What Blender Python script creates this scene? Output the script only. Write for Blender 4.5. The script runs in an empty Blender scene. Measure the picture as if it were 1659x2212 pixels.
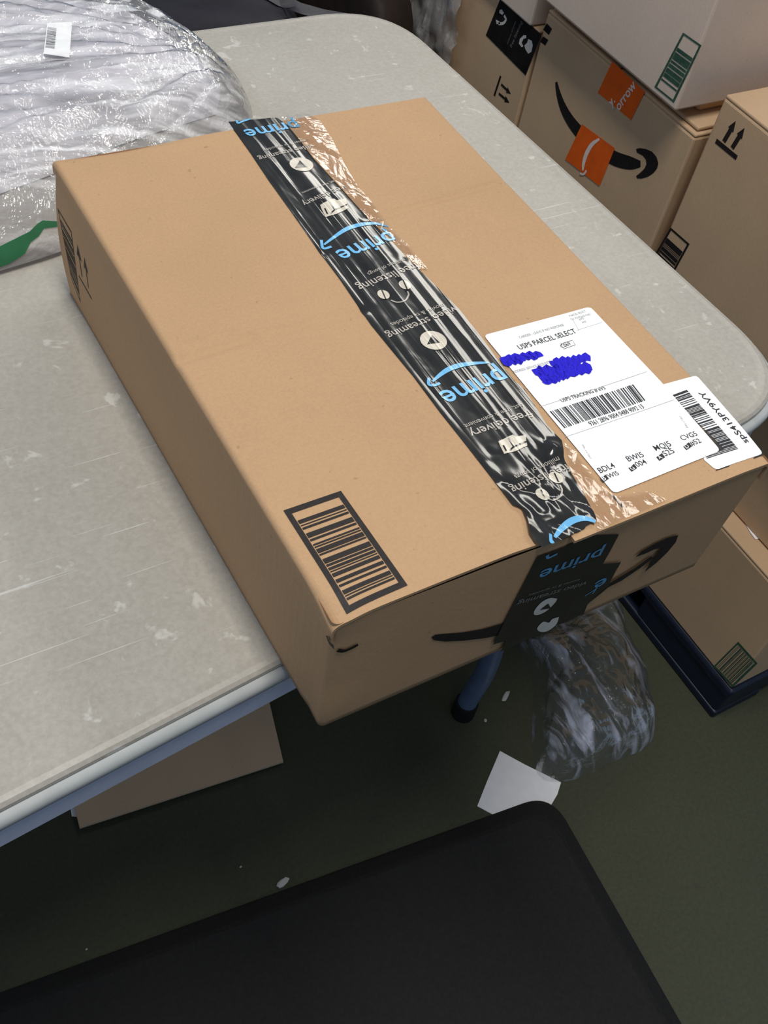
import bpy, bmesh, math, random
import numpy as np
from mathutils import Vector, Matrix
from mathutils.geometry import tessellate_polygon

# ------------------------------------------------------------------ camera, light, exposure
W, H, FPX = 1659.0, 2212.0, 2287.68
CAM = np.array([-0.20109, -0.26259, 1.36954])
R = np.array([[0.86104958, -0.48785623, 0.14349189],
              [0.30321447, 0.71907812, 0.62529005],
              [-0.40823352, -0.49489691, 0.76708698]])
sc = bpy.context.scene
COL = sc.collection
cd = bpy.data.cameras.new('camera'); cam = bpy.data.objects.new('camera', cd); COL.objects.link(cam)
M4 = Matrix(R.T.tolist()).to_4x4(); M4.translation = Vector(CAM); cam.matrix_world = M4
cd.sensor_fit = 'HORIZONTAL'; cd.sensor_width = 36.0; cd.lens = FPX / W * 36.0; cd.clip_start = 0.02
sc.camera = cam
sc.view_settings.view_transform = 'Standard'; sc.view_settings.look = 'None'
sc.view_settings.gamma = 1.0; sc.view_settings.exposure = 0.0; sc.view_settings.use_curve_mapping = False

wd = bpy.data.worlds.new('warehouse_air'); sc.world = wd; wd.use_nodes = True
bg = wd.node_tree.nodes['Background']; bg.inputs[0].default_value = (0.66, 0.85, 1.12, 1); bg.inputs[1].default_value = 0.25

def area(name, loc, target, sx, sy, power, col):
    l = bpy.data.lights.new(name, 'AREA'); l.shape = 'RECTANGLE'; l.size = sx; l.size_y = sy
    l.energy = power; l.color = col
    o = bpy.data.objects.new(name, l); COL.objects.link(o); o.location = loc
    d = Vector(target) - Vector(loc)
    o.rotation_euler = d.to_track_quat('-Z', 'Y').to_euler()
    return o
# long ceiling strips of the warehouse, 3.3 m up
area('ceiling_strip_lamp', (0.05, -0.12, 3.3), (0.05, -0.12, 0), 0.4, 1.2, 47, (1.0, 0.96, 0.88))
area('ceiling_strip_lamp', (2.55, 2.6, 3.3), (2.55, 2.6, 0), 0.6, 3.4, 72, (1.0, 0.96, 0.88))
area('ceiling_strip_lamp', (-2.6, 0.8, 3.3), (-2.6, 0.8, 0), 0.3, 3.0, 19, (0.84, 0.94, 1.08))

# ------------------------------------------------------------------ projection helpers (photo pixel -> point of a real plane)
def ray(u, v): return R.T @ np.array([(u - W/2)/FPX, -(v - H/2)/FPX, -1.0])
def oz(u, v, z): d = ray(u, v); return CAM + d*((z - CAM[2])/d[2])
def ox(u, v, x): d = ray(u, v); return CAM + d*((x - CAM[0])/d[0])

# ------------------------------------------------------------------ object helpers
def thing(name, label, cat, loc=(0, 0, 0), group=None):
    o = bpy.data.objects.new(name, None); COL.objects.link(o); o.location = loc; o.empty_display_size = 0.05
    o['label'] = label; o['category'] = cat
    if group: o['group'] = group
    return o
ROOT = {}
def rootloc(o):
    p = np.zeros(3)
    while o is not None:
        p += np.array(o.location); o = o.parent
    return p
def build(name, V, F, mat, parent=None, smooth=False, loc=None, label=None):
    V = np.asarray(V, float)
    if parent is not None: V = V - rootloc(parent)
    elif loc is not None: V = V - np.array(loc)
    me = bpy.data.meshes.new(name)
    me.from_pydata(V.tolist(), [], [list(map(int, f)) for f in F]); me.update()
    me.materials.append(mat)
    if smooth:
        me.polygons.foreach_set('use_smooth', [True]*len(me.polygons))
    o = bpy.data.objects.new(name, me); COL.objects.link(o)
    if parent is not None: o.parent = parent
    elif loc is not None: o.location = loc
    if label: o['label'] = label
    return o
def tag(o, label, cat, group=None, kind=None):
    o['label'] = label; o['category'] = cat
    if group: o['group'] = group
    if kind: o['kind'] = kind
    return o
class Acc:
    def __init__(s, *live): s.V = []; s.F = []; s.live = live
    def add(s, V, F):
        if s.live:                      # every piece of print becomes a part of its own
            build(s.live[0], V, F, s.live[1], s.live[2]); return
        n = len(s.V); s.V += [list(map(float, v)) for v in V]; s.F += [[i + n for i in f] for f in F]
    def build(s, name, mat, parent=None, **k): return build(name, s.V, s.F, mat, parent, **k)
def grid_faces(nr, nc):
    return [(j*nc+i, j*nc+i+1, (j+1)*nc+i+1, (j+1)*nc+i) for j in range(nr-1) for i in range(nc-1)]
def bevel_box(x0, x1, y0, y1, z0, z1, bev=0.004, seg=2):
    bm = bmesh.new()
    vs = [bm.verts.new(c) for c in ((x0,y0,z0),(x1,y0,z0),(x1,y1,z0),(x0,y1,z0),(x0,y0,z1),(x1,y0,z1),(x1,y1,z1),(x0,y1,z1))]
    for f in ((3,2,1,0),(4,5,6,7),(0,1,5,4),(1,2,6,5),(2,3,7,6),(3,0,4,7)): bm.faces.new([vs[i] for i in f])
    if bev > 0: bmesh.ops.bevel(bm, geom=bm.edges[:], offset=bev, segments=seg, affect='EDGES', profile=0.5)
    bm.verts.index_update()
    V = [v.co[:] for v in bm.verts]; F = [[v.index for v in f.verts] for f in bm.faces]; bm.free()
    return V, F
def tube(path, rad, n=16, caps=True):
    P = [np.array(p, float) for p in path]; V = []; F = []
    for i, p in enumerate(P):
        t = P[min(i+1, len(P)-1)] - P[max(i-1, 0)]; t /= np.linalg.norm(t)
        a = np.cross(t, [1, 0, 0]) if abs(t[0]) < .9 else np.cross(t, [0, 1, 0]); a /= np.linalg.norm(a); b = np.cross(t, a)
        for k in range(n):
            th = 2*math.pi*k/n; V.append(p + rad*(math.cos(th)*a + math.sin(th)*b))
    for i in range(len(P)-1):
        for k in range(n): F.append((i*n+k, i*n+(k+1) % n, (i+1)*n+(k+1) % n, (i+1)*n+k))
    if caps: F.append(list(range(n))[::-1]); F.append([(len(P)-1)*n+k for k in range(n)])
    return V, F
def catmull(P, n=6):
    P = [np.array(p, float) for p in P]; out = []
    for i in range(len(P)-1):
        a, b, c, d = P[max(i-1,0)], P[i], P[i+1], P[min(i+2,len(P)-1)]
        for k in range(n):
            t = k/n
            out.append(.5*((2*b)+(-a+c)*t+(2*a-5*b+4*c-d)*t*t+(-a+3*b-3*c+d)*t**3))
    out.append(P[-1]); return out

# 2-D value noise for shapes
_rs = np.random.RandomState(7); _NT = _rs.rand(256, 256)
def vn(x, y):
    x = np.asarray(x, float); y = np.asarray(y, float)
    xi = np.floor(x).astype(int); yi = np.floor(y).astype(int); fx = x-xi; fy = y-yi
    fx = fx*fx*(3-2*fx); fy = fy*fy*(3-2*fy)
    g = lambda a, b: _NT[a % 256, b % 256]
    return (g(xi,yi)*(1-fx)+g(xi+1,yi)*fx)*(1-fy) + (g(xi,yi+1)*(1-fx)+g(xi+1,yi+1)*fx)*fy - .5

# ------------------------------------------------------------------ materials
def newmat(name):
    m = bpy.data.materials.new(name); m.use_nodes = True
    nt = m.node_tree; return m, nt, nt.nodes['Principled BSDF'], nt.nodes['Material Output']
def N(nt, t, **k):
    n = nt.nodes.new(t)
    for a, b in k.items():
        if a in n.inputs.keys() if False else False: pass
        setattr(n, a, b)
    return n
def setin(n, **k):
    for a, b in k.items(): n.inputs[a.replace('_', ' ')].default_value = b
def coords(nt, scale=(1,1,1), rot=(0,0,0)):
    tc = N(nt, 'ShaderNodeTexCoord'); mp = N(nt, 'ShaderNodeMapping')
    mp.inputs['Scale'].default_value = scale; mp.inputs['Rotation'].default_value = rot
    nt.links.new(tc.outputs['Object'], mp.inputs['Vector']); return mp.outputs[0]
def noise(nt, vec, scale, detail=3, rough=.55, dist=0):
    n = N(nt, 'ShaderNodeTexNoise'); setin(n, Scale=scale, Detail=detail, Roughness=rough, Distortion=dist)
    nt.links.new(vec, n.inputs['Vector']); return n.outputs['Fac']
def ramp(nt, fac, stops):
    r = N(nt, 'ShaderNodeValToRGB'); e = r.color_ramp.elements
    while len(e) < len(stops): e.new(.5)
    for el, (p, c) in zip(e, stops): el.position = p; el.color = c if len(c) == 4 else (*c, 1)
    nt.links.new(fac, r.inputs['Fac']); return r.outputs['Color']
def mix(nt, fac, a, b, mode='MIX'):
    m = N(nt, 'ShaderNodeMix'); m.data_type = 'RGBA'; m.blend_type = mode
    for s, v in ((0, fac), (6, a), (7, b)):
        if hasattr(v, 'links'): nt.links.new(v, m.inputs[s])
        else: m.inputs[s].default_value = v if s == 0 else (*v, 1)[:4]
    return m.outputs[2]
def math_(nt, op, a, b=0.0, clamp=False):
    m = N(nt, 'ShaderNodeMath'); m.operation = op; m.use_clamp = clamp
    for i, v in enumerate((a, b)):
        if hasattr(v, 'links'): nt.links.new(v, m.inputs[i])
        else: m.inputs[i].default_value = v
    return m.outputs[0]
def bump(nt, height, strength, dist, bsdf=None):
    b = N(nt, 'ShaderNodeBump'); setin(b, Strength=strength, Distance=dist); nt.links.new(height, b.inputs['Height'])
    if bsdf: nt.links.new(b.outputs[0], bsdf.inputs['Normal'])
    return b.outputs[0]

def kraft(name, base, flute=None, var=.10):
    m, nt, b, _ = newmat(name)
    v = coords(nt)
    n1 = noise(nt, v, 7, 4); n2 = noise(nt, v, 520, 2, .7); n3 = noise(nt, coords(nt, (1, 9, 1)), 60, 3)
    d = tuple(c*(1-var) for c in base); l = tuple(min(1, c*(1+var)) for c in base)
    c = ramp(nt, n1, [(.3, d), (.7, l)])
    c = mix(nt, .16, c, ramp(nt, n2, [(.35, tuple(x*.72 for x in base)), (.65, tuple(x*1.2 for x in base))]))
    sp = noise(nt, v, 190, 1, .5)
    c = mix(nt, ramp(nt, sp, [(.76, (0,0,0)), (.80, (.45,.45,.45))]), c, tuple(x*.55 for x in base))
    nt.links.new(c, b.inputs['Base Color'])
    setin(b, Roughness=.78); b.inputs['Specular IOR Level'].default_value = .22
    h = math_(nt, 'ADD', math_(nt, 'MULTIPLY', n3, .6), math_(nt, 'MULTIPLY', n2, .25))
    if flute:
        wv = N(nt, 'ShaderNodeTexWave'); wv.wave_type = 'BANDS'; wv.bands_direction = flute
        setin(wv, Scale=40, Distortion=.6, Detail=1); nt.links.new(v, wv.inputs['Vector'])
        h = math_(nt, 'ADD', h, math_(nt, 'MULTIPLY', wv.outputs['Fac'], .35))
    bump(nt, h, .35, .0009, b); return m
def plain(name, col, rough=.6, spec=.3, var=.08, nscale=60, bumpd=0.0):
    m, nt, b, _ = newmat(name); v = coords(nt); n = noise(nt, v, nscale, 3)
    c = ramp(nt, n, [(.3, tuple(x*(1-var) for x in col)), (.7, tuple(min(1, x*(1+var)) for x in col))])
    nt.links.new(c, b.inputs['Base Color']); setin(b, Roughness=rough); b.inputs['Specular IOR Level'].default_value = spec
    if bumpd: bump(nt, n, .5, bumpd, b)
    return m
def tape_bump(nt):
    # sparse long creases that run with the tape, in bands, plus a few soft dents
    a = noise(nt, coords(nt, (95, 3.2, 1)), 1.0, 1, .4, .25)
    b = noise(nt, coords(nt, (300, 7, 1), (0, 0, .04)), 1.0, 1, .4, .2)
    k = noise(nt, coords(nt, (38, 11, 1)), 1.0, 1, .5, .5)
    c = noise(nt, coords(nt, (34, 22, 1)), 1.0, 2, .5, .6)
    ra = math_(nt, 'MAXIMUM', math_(nt, 'SUBTRACT', a, .54), 0.0)
    rb = math_(nt, 'MULTIPLY', math_(nt, 'MAXIMUM', math_(nt, 'SUBTRACT', b, .52), 0.0), math_(nt, 'MULTIPLY', math_(nt, 'SUBTRACT', k, .42), 4.0, True))
    h = math_(nt, 'ADD', math_(nt, 'MULTIPLY', ra, 2.2), math_(nt, 'MULTIPLY', rb, 1.1))
    return math_(nt, 'ADD', h, math_(nt, 'MULTIPLY', c, .9))
def tape(name, col, rough=.11, strength=.30):
    m, nt, b, _ = newmat(name)
    n = noise(nt, coords(nt), 45, 4)
    c = ramp(nt, n, [(.3, tuple(x*.7 for x in col)), (.75, tuple(x*1.5 for x in col))]) if max(col) < .1 else ramp(nt, n, [(.3, tuple(x*.9 for x in col)), (.75, col)])
    nt.links.new(c, b.inputs['Base Color']); setin(b, Roughness=rough); b.inputs['Specular IOR Level'].default_value = .55
    bump(nt, tape_bump(nt), strength, .0016, b); return m
def film(name, tint, haze, rough=.08, scale=1.0, strength=.8, dist=.004, spec=1.0, hazecol=(.9,.9,.95), crease=None):
    m, nt, b, out = newmat(name); nt.nodes.remove(b)
    n1 = noise(nt, coords(nt, (14*scale, 22*scale, 14*scale)), 1, 4, .55, 1.5)
    n2 = noise(nt, coords(nt, (60*scale, 34*scale, 50*scale), (0, 0, .5)), 1, 3, .5, 2.0)
    h = math_(nt, 'ADD', math_(nt, 'ABSOLUTE', math_(nt, 'SUBTRACT', n1, .5)), math_(nt, 'MULTIPLY', math_(nt, 'ABSOLUTE', math_(nt, 'SUBTRACT', n2, .5)), .5))
    nrm = bump(nt, h, strength, dist)
    t = N(nt, 'ShaderNodeBsdfTransparent'); t.inputs[0].default_value = (*tint, 1)
    df = N(nt, 'ShaderNodeBsdfDiffuse'); df.inputs[0].default_value = (*hazecol, 1); nt.links.new(nrm, df.inputs['Normal'])
    g = N(nt, 'ShaderNodeBsdfGlossy'); setin(g, Roughness=rough); nt.links.new(nrm, g.inputs['Normal'])
    lw = N(nt, 'ShaderNodeFresnel'); setin(lw, IOR=1.45)
    m1 = N(nt, 'ShaderNodeMixShader'); m1.inputs[0].default_value = haze
    if crease:                              # doubled film is whiter; highlight streaks are also painted into this haze
        cs, cr, lo, hi, amt = crease
        cn = noise(nt, coords(nt, cs, (0, 0, cr)), 1, 3, .6, .7)
        cv = ramp(nt, cn, [(lo, (haze,)*3), (hi, (min(1, haze+amt),)*3)]); nt.links.new(cv, m1.inputs[0])
    nt.links.new(t.outputs[0], m1.inputs[1]); nt.links.new(df.outputs[0], m1.inputs[2])
    m2 = N(nt, 'ShaderNodeMixShader'); nt.links.new(math_(nt, 'MULTIPLY', lw.outputs[0], spec, True), m2.inputs[0])
    nt.links.new(m1.outputs[0], m2.inputs[1]); nt.links.new(g.outputs[0], m2.inputs[2])
    nt.links.new(m2.outputs[0], out.inputs['Surface']); return m

KTOP = kraft('kraft_board', (.52, .325, .180), 'Y', .05)
KBG = kraft('kraft_board_grey', (.60, .41, .25), None, .07)
KLAV = kraft('kraft_board_pale', (.67, .54, .445), None, .06)
KSHEET = kraft('kraft_board_fluted', (.62, .45, .30), 'X', .06)
KIN = plain('kraft_inside_shaded', (.20, .12, .065), .9, .1)  # inner board coloured darker, giving the shade inside the flap gap
INK = plain('black_ink', (.018, .014, .013), .55, .3, .25, 300)
GREENINK = plain('green_ink', (.035, .09, .06), .7, .2, .3, 200)
TBLACK = tape('black_tape_film', (.020, .019, .017))
TBLUE = tape('blue_tape_ink', (.18, .52, .86), .2)
TGREY = tape('grey_tape_ink', (.48, .43, .38), .2)
TCREAM = tape('cream_tape_ink', (.68, .61, .50), .2)
TFRONT = tape('black_front_tape_film', (.014, .013, .013), .3, .06)
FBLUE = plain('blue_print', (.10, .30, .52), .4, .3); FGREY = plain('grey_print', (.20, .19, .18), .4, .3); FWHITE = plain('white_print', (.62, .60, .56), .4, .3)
CLEARTAPE = film('clear_tape_film', (.97, .96, .94), .02, .08, .8, .22, .004, 1.6)
PAPER = plain('label_paper', (.96, .96, .96), .5, .3, .01)
LABELINK = plain('label_ink', (.035, .035, .04), .6, .2, .2, 400)
LABELGREY = plain('label_grey_ink', (.30, .30, .31), .6, .2)
RULE = plain('label_rule_ink', (.38, .38, .39), .6, .2)
MARKER = plain('blue_marker', (.012, .004, .60), .6, .2, .25, 500)
ORANGE = plain('orange_tape', (.85, .13, .015), .4, .4)
PALEPRINT = plain('pale_print', (.85, .72, .66), .5, .3)

def tableplastic():
    m, nt, b, _ = newmat('table_plastic'); v = coords(nt)
    n1 = noise(nt, v, 3.5, 5); n2 = noise(nt, v, 260, 2, .6); n3 = noise(nt, v, 48, 3, .6, .4); n4 = noise(nt, coords(nt, (1, 1, 1), (0, 0, .7)), 21, 4, .7)
    c = ramp(nt, n1, [(.3, (.345, .314, .272)), (.7, (.435, .404, .352))])
    c = mix(nt, .18, c, ramp(nt, n2, [(.3, (.34, .32, .28)), (.7, (.68, .66, .60))]))
    c = mix(nt, ramp(nt, n3, [(.635, (0,0,0)), (.70, (.45,.45,.45))]), c, (.74, .73, .68))     # rubbed white spots
    c = mix(nt, ramp(nt, n4, [(.68, (0,0,0)), (.8, (.35,.35,.35))]), c, (.33, .30, .26))    # grime
    for rot, sx, sy, th in ((.55, 1.6, 90, .715), (-.9, 1.2, 70, .72), (1.35, 1.5, 110, .72), (.2, 2.6, 130, .72)):
        s = noise(nt, coords(nt, (sx, sy, 1), (0, 0, rot)), 3.0, 2, .6, .3)
        c = mix(nt, ramp(nt, s, [(th, (0,0,0)), (th+.02, (.5,.5,.5))]), c, (.72, .71, .68))  # scratches
    nt.links.new(c, b.inputs['Base Color']); setin(b, Roughness=.42); b.inputs['Specular IOR Level'].default_value = .4
    bump(nt, math_(nt, 'ADD', n2, n3), .12, .0008, b); return m
TABLE = tableplastic()
TABLEEDGE = plain('table_edge_plastic', (.44, .455, .45), .45, .35, .08, 40)
TABLESKIRT = plain('table_skirt_paint', (.66, .70, .84), .45, .35, .05)
LEGMAT = plain('leg_paint', (.10, .14, .22), .4, .4, .1)
RUBBER = plain('black_rubber', (.012, .012, .012), .7, .2)
def floormat():
    m, nt, b, _ = newmat('floor_paint'); v = coords(nt)
    n1 = noise(nt, v, 2.2, 5); n2 = noise(nt, v, 180, 2, .7); n3 = noise(nt, v, 9, 4, .7)
    c = ramp(nt, n1, [(.3, (.046, .050, .028)), (.7, (.066, .070, .042))])
    c = mix(nt, .2, c, ramp(nt, n2, [(.3, (.022, .025, .015)), (.7, (.095, .10, .065))]))
    c = mix(nt, ramp(nt, n3, [(.62, (0,0,0)), (.75, (.6,.6,.6))]), c, (.036, .036, .03))
    nt.links.new(c, b.inputs['Base Color']); setin(b, Roughness=.62); b.inputs['Specular IOR Level'].default_value = .25
    bump(nt, n2, .3, .0008, b); return m
FLOOR = floormat()
MAT = plain('mat_rubber', (.0135, .013, .013), .75, .25, .2, 240, .0006)
NAVY = plain('navy_plastic', (.006, .011, .028), .4, .4, .2)
DARKBAG = plain('dark_polythene', (.011, .010, .017), .6, .2, .3, 20, .004)
STRAP = plain('grey_webbing', (.075, .07, .075), .6, .3)
BROWNBAG = plain('brown_polythene', (.03, .02, .016), .6, .2, .2, 25, .003)
BAGFILM = film('bag_film', (.96, .96, .97), .17, .10, .8, .75, .009, 2.2, (.97, .96, .98), ((5, 48, 12), -.25, .50, .66, .65))
WRAPFILM = film('loose_film', (.96, .96, .98), .04, .06, 1.3, .7, .004, .42, (.78, .82, 1.0), ((46, 9, 20), .55, .50, .70, .55))
SCRAPFILM = film('scrap_film', (.97, .97, .97), .30, .08, 1.6, .35, .004, 1.2, (.9, .88, .85), ((30, 40, 16), .5, .5, .7, .5))
def contentmat():
    m, nt, b, _ = newmat('white_wrapped_goods')
    n1 = noise(nt, coords(nt, (5, 26, 8), (0, 0, -.25)), 1, 4, .6, .8); n2 = noise(nt, coords(nt), 10, 3)
    c = ramp(nt, n2, [(.35, (.72, .70, .79)), (.65, (.90, .87, .92))])
    c = mix(nt, ramp(nt, n1, [(.62, (0,0,0)), (.7, (.6,.6,.6))]), c, (.92, .82, .78))
    nt.links.new(c, b.inputs['Base Color']); setin(b, Roughness=.4); bump(nt, n1, .8, .012, b); return m
CONTENT = contentmat()
GREEN = plain('green_plastic', (.03, .16, .07), .4, .4, .15, 30)
CARD = plain('white_card', (.92, .90, .90), .6, .2, .03)
CRUMB = plain('plaster_crumb', (.55, .53, .50), .9, .1)

# ------------------------------------------------------------------ printed-surface helpers
class Surf:
    """plane with an outward normal; zfun (optional) gives the true height of a gently uneven top"""
    def __init__(s, P0, n, zfun=None):
        s.P0 = np.array(P0, float); s.n = np.array(n, float)/np.linalg.norm(n); s.zfun = zfun
        a = np.cross([0, 0, 1], s.n) if abs(s.n[2]) < .9 else np.array([1.0, 0, 0])
        s.a = a/np.linalg.norm(a); s.b = np.cross(s.n, s.a)
    def hit(s, p):
        d = ray(*p); return CAM + d*(((s.P0-CAM) @ s.n)/(d @ s.n))
    def lift(s, P, off):
        P = np.atleast_2d(np.asarray(P, float))
        if s.zfun is None: return P + s.n*off
        Q = P.copy(); Q[:, 2] = s.zfun(P[:, 0], P[:, 1]) + off; return Q
    def to2(s, P): q = np.asarray(P)-s.P0; return np.array([q @ s.a, q @ s.b])
    def to3(s, q): return s.P0 + s.a*q[0] + s.b*q[1]
def gridcut(V2, F, cell):
    bm = bmesh.new(); vs = [bm.verts.new((v[0], v[1], 0)) for v in V2]
    for f in F:
        try: bm.faces.new([vs[i] for i in f])
        except ValueError: pass
    V2 = np.asarray(V2); lo = V2.min(0); hi = V2.max(0)
    for ax in (0, 1):
        c = lo[ax]+cell
        while c < hi[ax]:
            bmesh.ops.bisect_plane(bm, geom=bm.verts[:]+bm.edges[:]+bm.faces[:], plane_co=(c, c, 0), plane_no=(1-ax, ax, 0), dist=1e-7)
            c += cell
    bm.verts.index_update()
    V = [(v.co.x, v.co.y) for v in bm.verts]; F = [[v.index for v in f.verts] for f in bm.faces]; bm.free(); return V, F
def poly2(acc, s, P2, off, cell=None):
    P2 = [tuple(p) for p in P2]
    area2 = sum(P2[i-1][0]*P2[i][1]-P2[i][0]*P2[i-1][1] for i in range(len(P2)))
    if area2 < 0: P2 = P2[::-1]
    tri = tessellate_polygon([[Vector((x, y, 0)) for x, y in P2]])
    F = []
    for t in tri:
        a, b, c = (P2[i] for i in t)
        cr = (b[0]-a[0])*(c[1]-a[1])-(b[1]-a[1])*(c[0]-a[0])
        if abs(cr) < 1e-12: continue
        F.append(t if cr > 0 else t[::-1])
    V = P2
    if cell: V, F = gridcut(V, F, cell)
    acc.add(s.lift([s.to3(q) for q in V], off), F)
def poly(acc, s, px, off=.0003, cell=None): poly2(acc, s, [s.to2(s.hit(p)) for p in px], off, cell)
def rounded(P, r, n=5):
    out = []; P = [np.array(p, float) for p in P]
    for i in range(len(P)):
        a, b, c = P[i-1], P[i], P[(i+1) % len(P)]
        u = (a-b)/np.linalg.norm(a-b); w = (c-b)/np.linalg.norm(c-b)
        for k in range(n+1):
            t = k/n; out.append((1-t)**2*(b+u*r) + 2*t*(1-t)*b + t*t*(b+w*r))
    return out
def polyr(acc, s, px, r, off=.0003, cell=None): poly2(acc, s, rounded([s.to2(s.hit(p)) for p in px], r), off, cell)
def stroke(acc, s, px, widths, off=.0003, n=6, closed=False):
    Q = [np.append(s.to2(s.hit(p)), w) for p, w in zip(px, widths)] if not np.isscalar(widths) else [np.append(s.to2(s.hit(p)), widths) for p in px]
    Q = catmull(Q, n); V = []; F = []
    for i, q in enumerate(Q):
        t = Q[min(i+1, len(Q)-1)][:2]-Q[max(i-1, 0)][:2]; t /= (np.linalg.norm(t)+1e-12); nn = np.array([-t[1], t[0]])
        V += [q[:2]+nn*q[2]/2, q[:2]-nn*q[2]/2]
    for i in range(len(Q)-1): F.append((2*i+1, 2*i+3, 2*i+2, 2*i))
    acc.add(s.lift([s.to3(v) for v in V], off), F)
def quad(acc, s, C, rects, off=.0003):
    """rects in (s0,s1,t0,t1) of the quad whose corners are pixels C = (0,0),(1,0),(1,1),(0,1)"""
    c = [s.hit(p) for p in C]
    f = lambda u, v: c[0]*(1-u)*(1-v)+c[1]*u*(1-v)+c[2]*u*v+c[3]*(1-u)*v
    b = Acc()
    for u0, u1, v0, v1 in rects:
        nu = max(1, int(abs(u1-u0)*8)) if s.zfun else 1; nv = max(1, int(abs(v1-v0)*8)) if s.zfun else 1
        for i in range(nu):
            for j in range(nv):
                a0, a1 = u0+(u1-u0)*i/nu, u0+(u1-u0)*(i+1)/nu; b0, b1 = v0+(v1-v0)*j/nv, v0+(v1-v0)*(j+1)/nv
                V = [f(a0, b0), f(a1, b0), f(a1, b1), f(a0, b1)]
                nrm = np.cross(V[1]-V[0], V[3]-V[0])
                b.add(s.lift(V, off), [(0, 1, 2, 3) if nrm @ s.n > 0 else (3, 2, 1, 0)])
    acc.add(b.V, b.F)
def bars(seed, n, lo=.0, hi=1.0, fill=.55):
    r = random.Random(seed); x = []; t = 0
    for i in range(n):
        b = r.choice((1, 1, 2, 3)) * fill; g = r.choice((1, 1, 2, 3)) * (1-fill); x.append((t, t+b)); t += b+g
    t = x[-1][1]; return [(lo+(hi-lo)*a/t, lo+(hi-lo)*b/t) for a, b in x]
_txt = {}
def textmesh(body, bold):
    k = (body, bold)
    if k not in _txt:
        c = bpy.data.curves.new('t', 'FONT'); c.body = body; c.size = 1; c.offset = bold; c.resolution_u = 3
        o = bpy.data.objects.new('t', c); COL.objects.link(o)
        dg = bpy.context.evaluated_depsgraph_get(); dg.update()
        me = bpy.data.meshes.new_from_object(o.evaluated_get(dg))
        V = np.array([v.co[:2] for v in me.vertices]); F = [list(p.vertices) for p in me.polygons]
        bpy.data.objects.remove(o); bpy.data.curves.remove(c); bpy.data.meshes.remove(me); _txt[k] = (V, F)
    return _txt[k]
def text(acc, s, body, pa, pb, off=.0003, bold=0.0, hs=1.0, cell=None):
    """baseline from pixel pa to pixel pb on surface s"""
    V, F = textmesh(body, bold)
    if not len(V): return
    A = s.to2(s.hit(pa)); B = s.to2(s.hit(pb)); e = B-A; w = np.linalg.norm(e); e /= w; u = np.array([-e[1], e[0]])
    x0 = V[:, 0].min(); sc_ = w/(V[:, 0].max()-x0)
    P = [A + e*(v[0]-x0)*sc_ + u*v[1]*sc_*hs for v in V]
    G = []
    for f in F:
        a, b, c = P[f[0]], P[f[1]], P[f[2]]
        G.append(f if (b[0]-a[0])*(c[1]-a[1])-(b[1]-a[1])*(c[0]-a[0]) >= 0 else f[::-1])
    if cell: P, G = gridcut(P, G, cell)
    acc.add(s.lift([s.to3(q) for q in P], off), G)
def disc(acc, s, p, rad, off, hole=0, n=28, sx=1.0):
    c = s.to2(s.hit(p)); V = []; F = []
    for k in range(n):
        th = 2*math.pi*k/n; d = np.array([math.cos(th)*sx, math.sin(th)]); V += [c+d*rad, c+d*hole]
    for k in range(n):
        j = (k+1) % n; F.append((2*k, 2*j, 2*j+1, 2*k+1))
    acc.add(s.lift([s.to3(v) for v in V], off), F)
BARCODE = [(.13,.165),(.18,.19),(.205,.225),(.265,.31),(.325,.345),(.375,.39),(.40,.412),(.425,.465),(.475,.49),(.525,.57),(.58,.60),(.612,.635),(.645,.655),(.668,.70),(.725,.755),(.775,.795),(.825,.86),(.87,.88),(.892,.91)]
def framed_code(acc, s, C, b=BARCODE, fr=.09, frl=.05, off=.0003):
    quad(acc, s, C, [(0,1,0,frl),(0,1,1-frl,1),(0,fr,frl,1-frl),(1-fr,1,frl,1-frl)], off)
    quad(acc, s, C, [(fr+.015, 1-fr-.015, a, c) for a, c in b], off)
def up_arrows(acc, s, A, B, T1, T2, w=.0028, off=.0003):
    """A-B base line, T1 = (foot, tip) and T2 = (foot, tip) of the two arrows, pixels"""
    acc0 = acc; acc = Acc(); stroke(acc, s, [A, B], w, off, 1)
    for f, t in (T1, T2):
        a = s.to2(s.hit(f)); b = s.to2(s.hit(t)); e = b-a; L = np.linalg.norm(e); e /= L; u = np.array([-e[1], e[0]])
        k = b-e*L*.42
        V = [a+u*w/2, a-u*w/2, k-u*w/2, k+u*w/2, k-u*L*.17, b, k+u*L*.17]
        poly2(acc, s, [V[i] for i in (0, 1, 2, 4, 5, 6, 3)], off)
    acc0.add(acc.V, acc.F)

from mathutils.bvhtree import BVHTree
def caster(o):
    off = Vector(rootloc(o)); vs = [v.co+off for v in o.data.vertices]; return BVHTree.FromPolygons(vs, [list(p.vertices) for p in o.data.polygons])
class CastSurf(Surf):
    """a surface given by another object: shapes drawn from the photo are laid on it"""
    def __init__(s, o, P0, n=(0, 0, 1)): Surf.__init__(s, P0, n); s.bvh = caster(o); s.zfun = True
    def lift(s, P, off):
        out = []
        for p in np.atleast_2d(P):
            d = Vector(p)-Vector(CAM); h = s.bvh.ray_cast(Vector(CAM), d.normalized()); q = h[0] if h[0] is not None else Vector(p)
            out.append(np.array(q)-np.array(d.normalized())*off)
        return np.array(out)
# ------------------------------------------------------------------ setting
fl = build('floor', [(-5,-4,0),(6,-4,0),(6,7,0),(-5,7,0)], [(0,1,2,3)], FLOOR); fl['kind'] = 'structure'
fl['label'] = 'dark olive painted concrete floor'; fl['category'] = 'floor'

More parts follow.
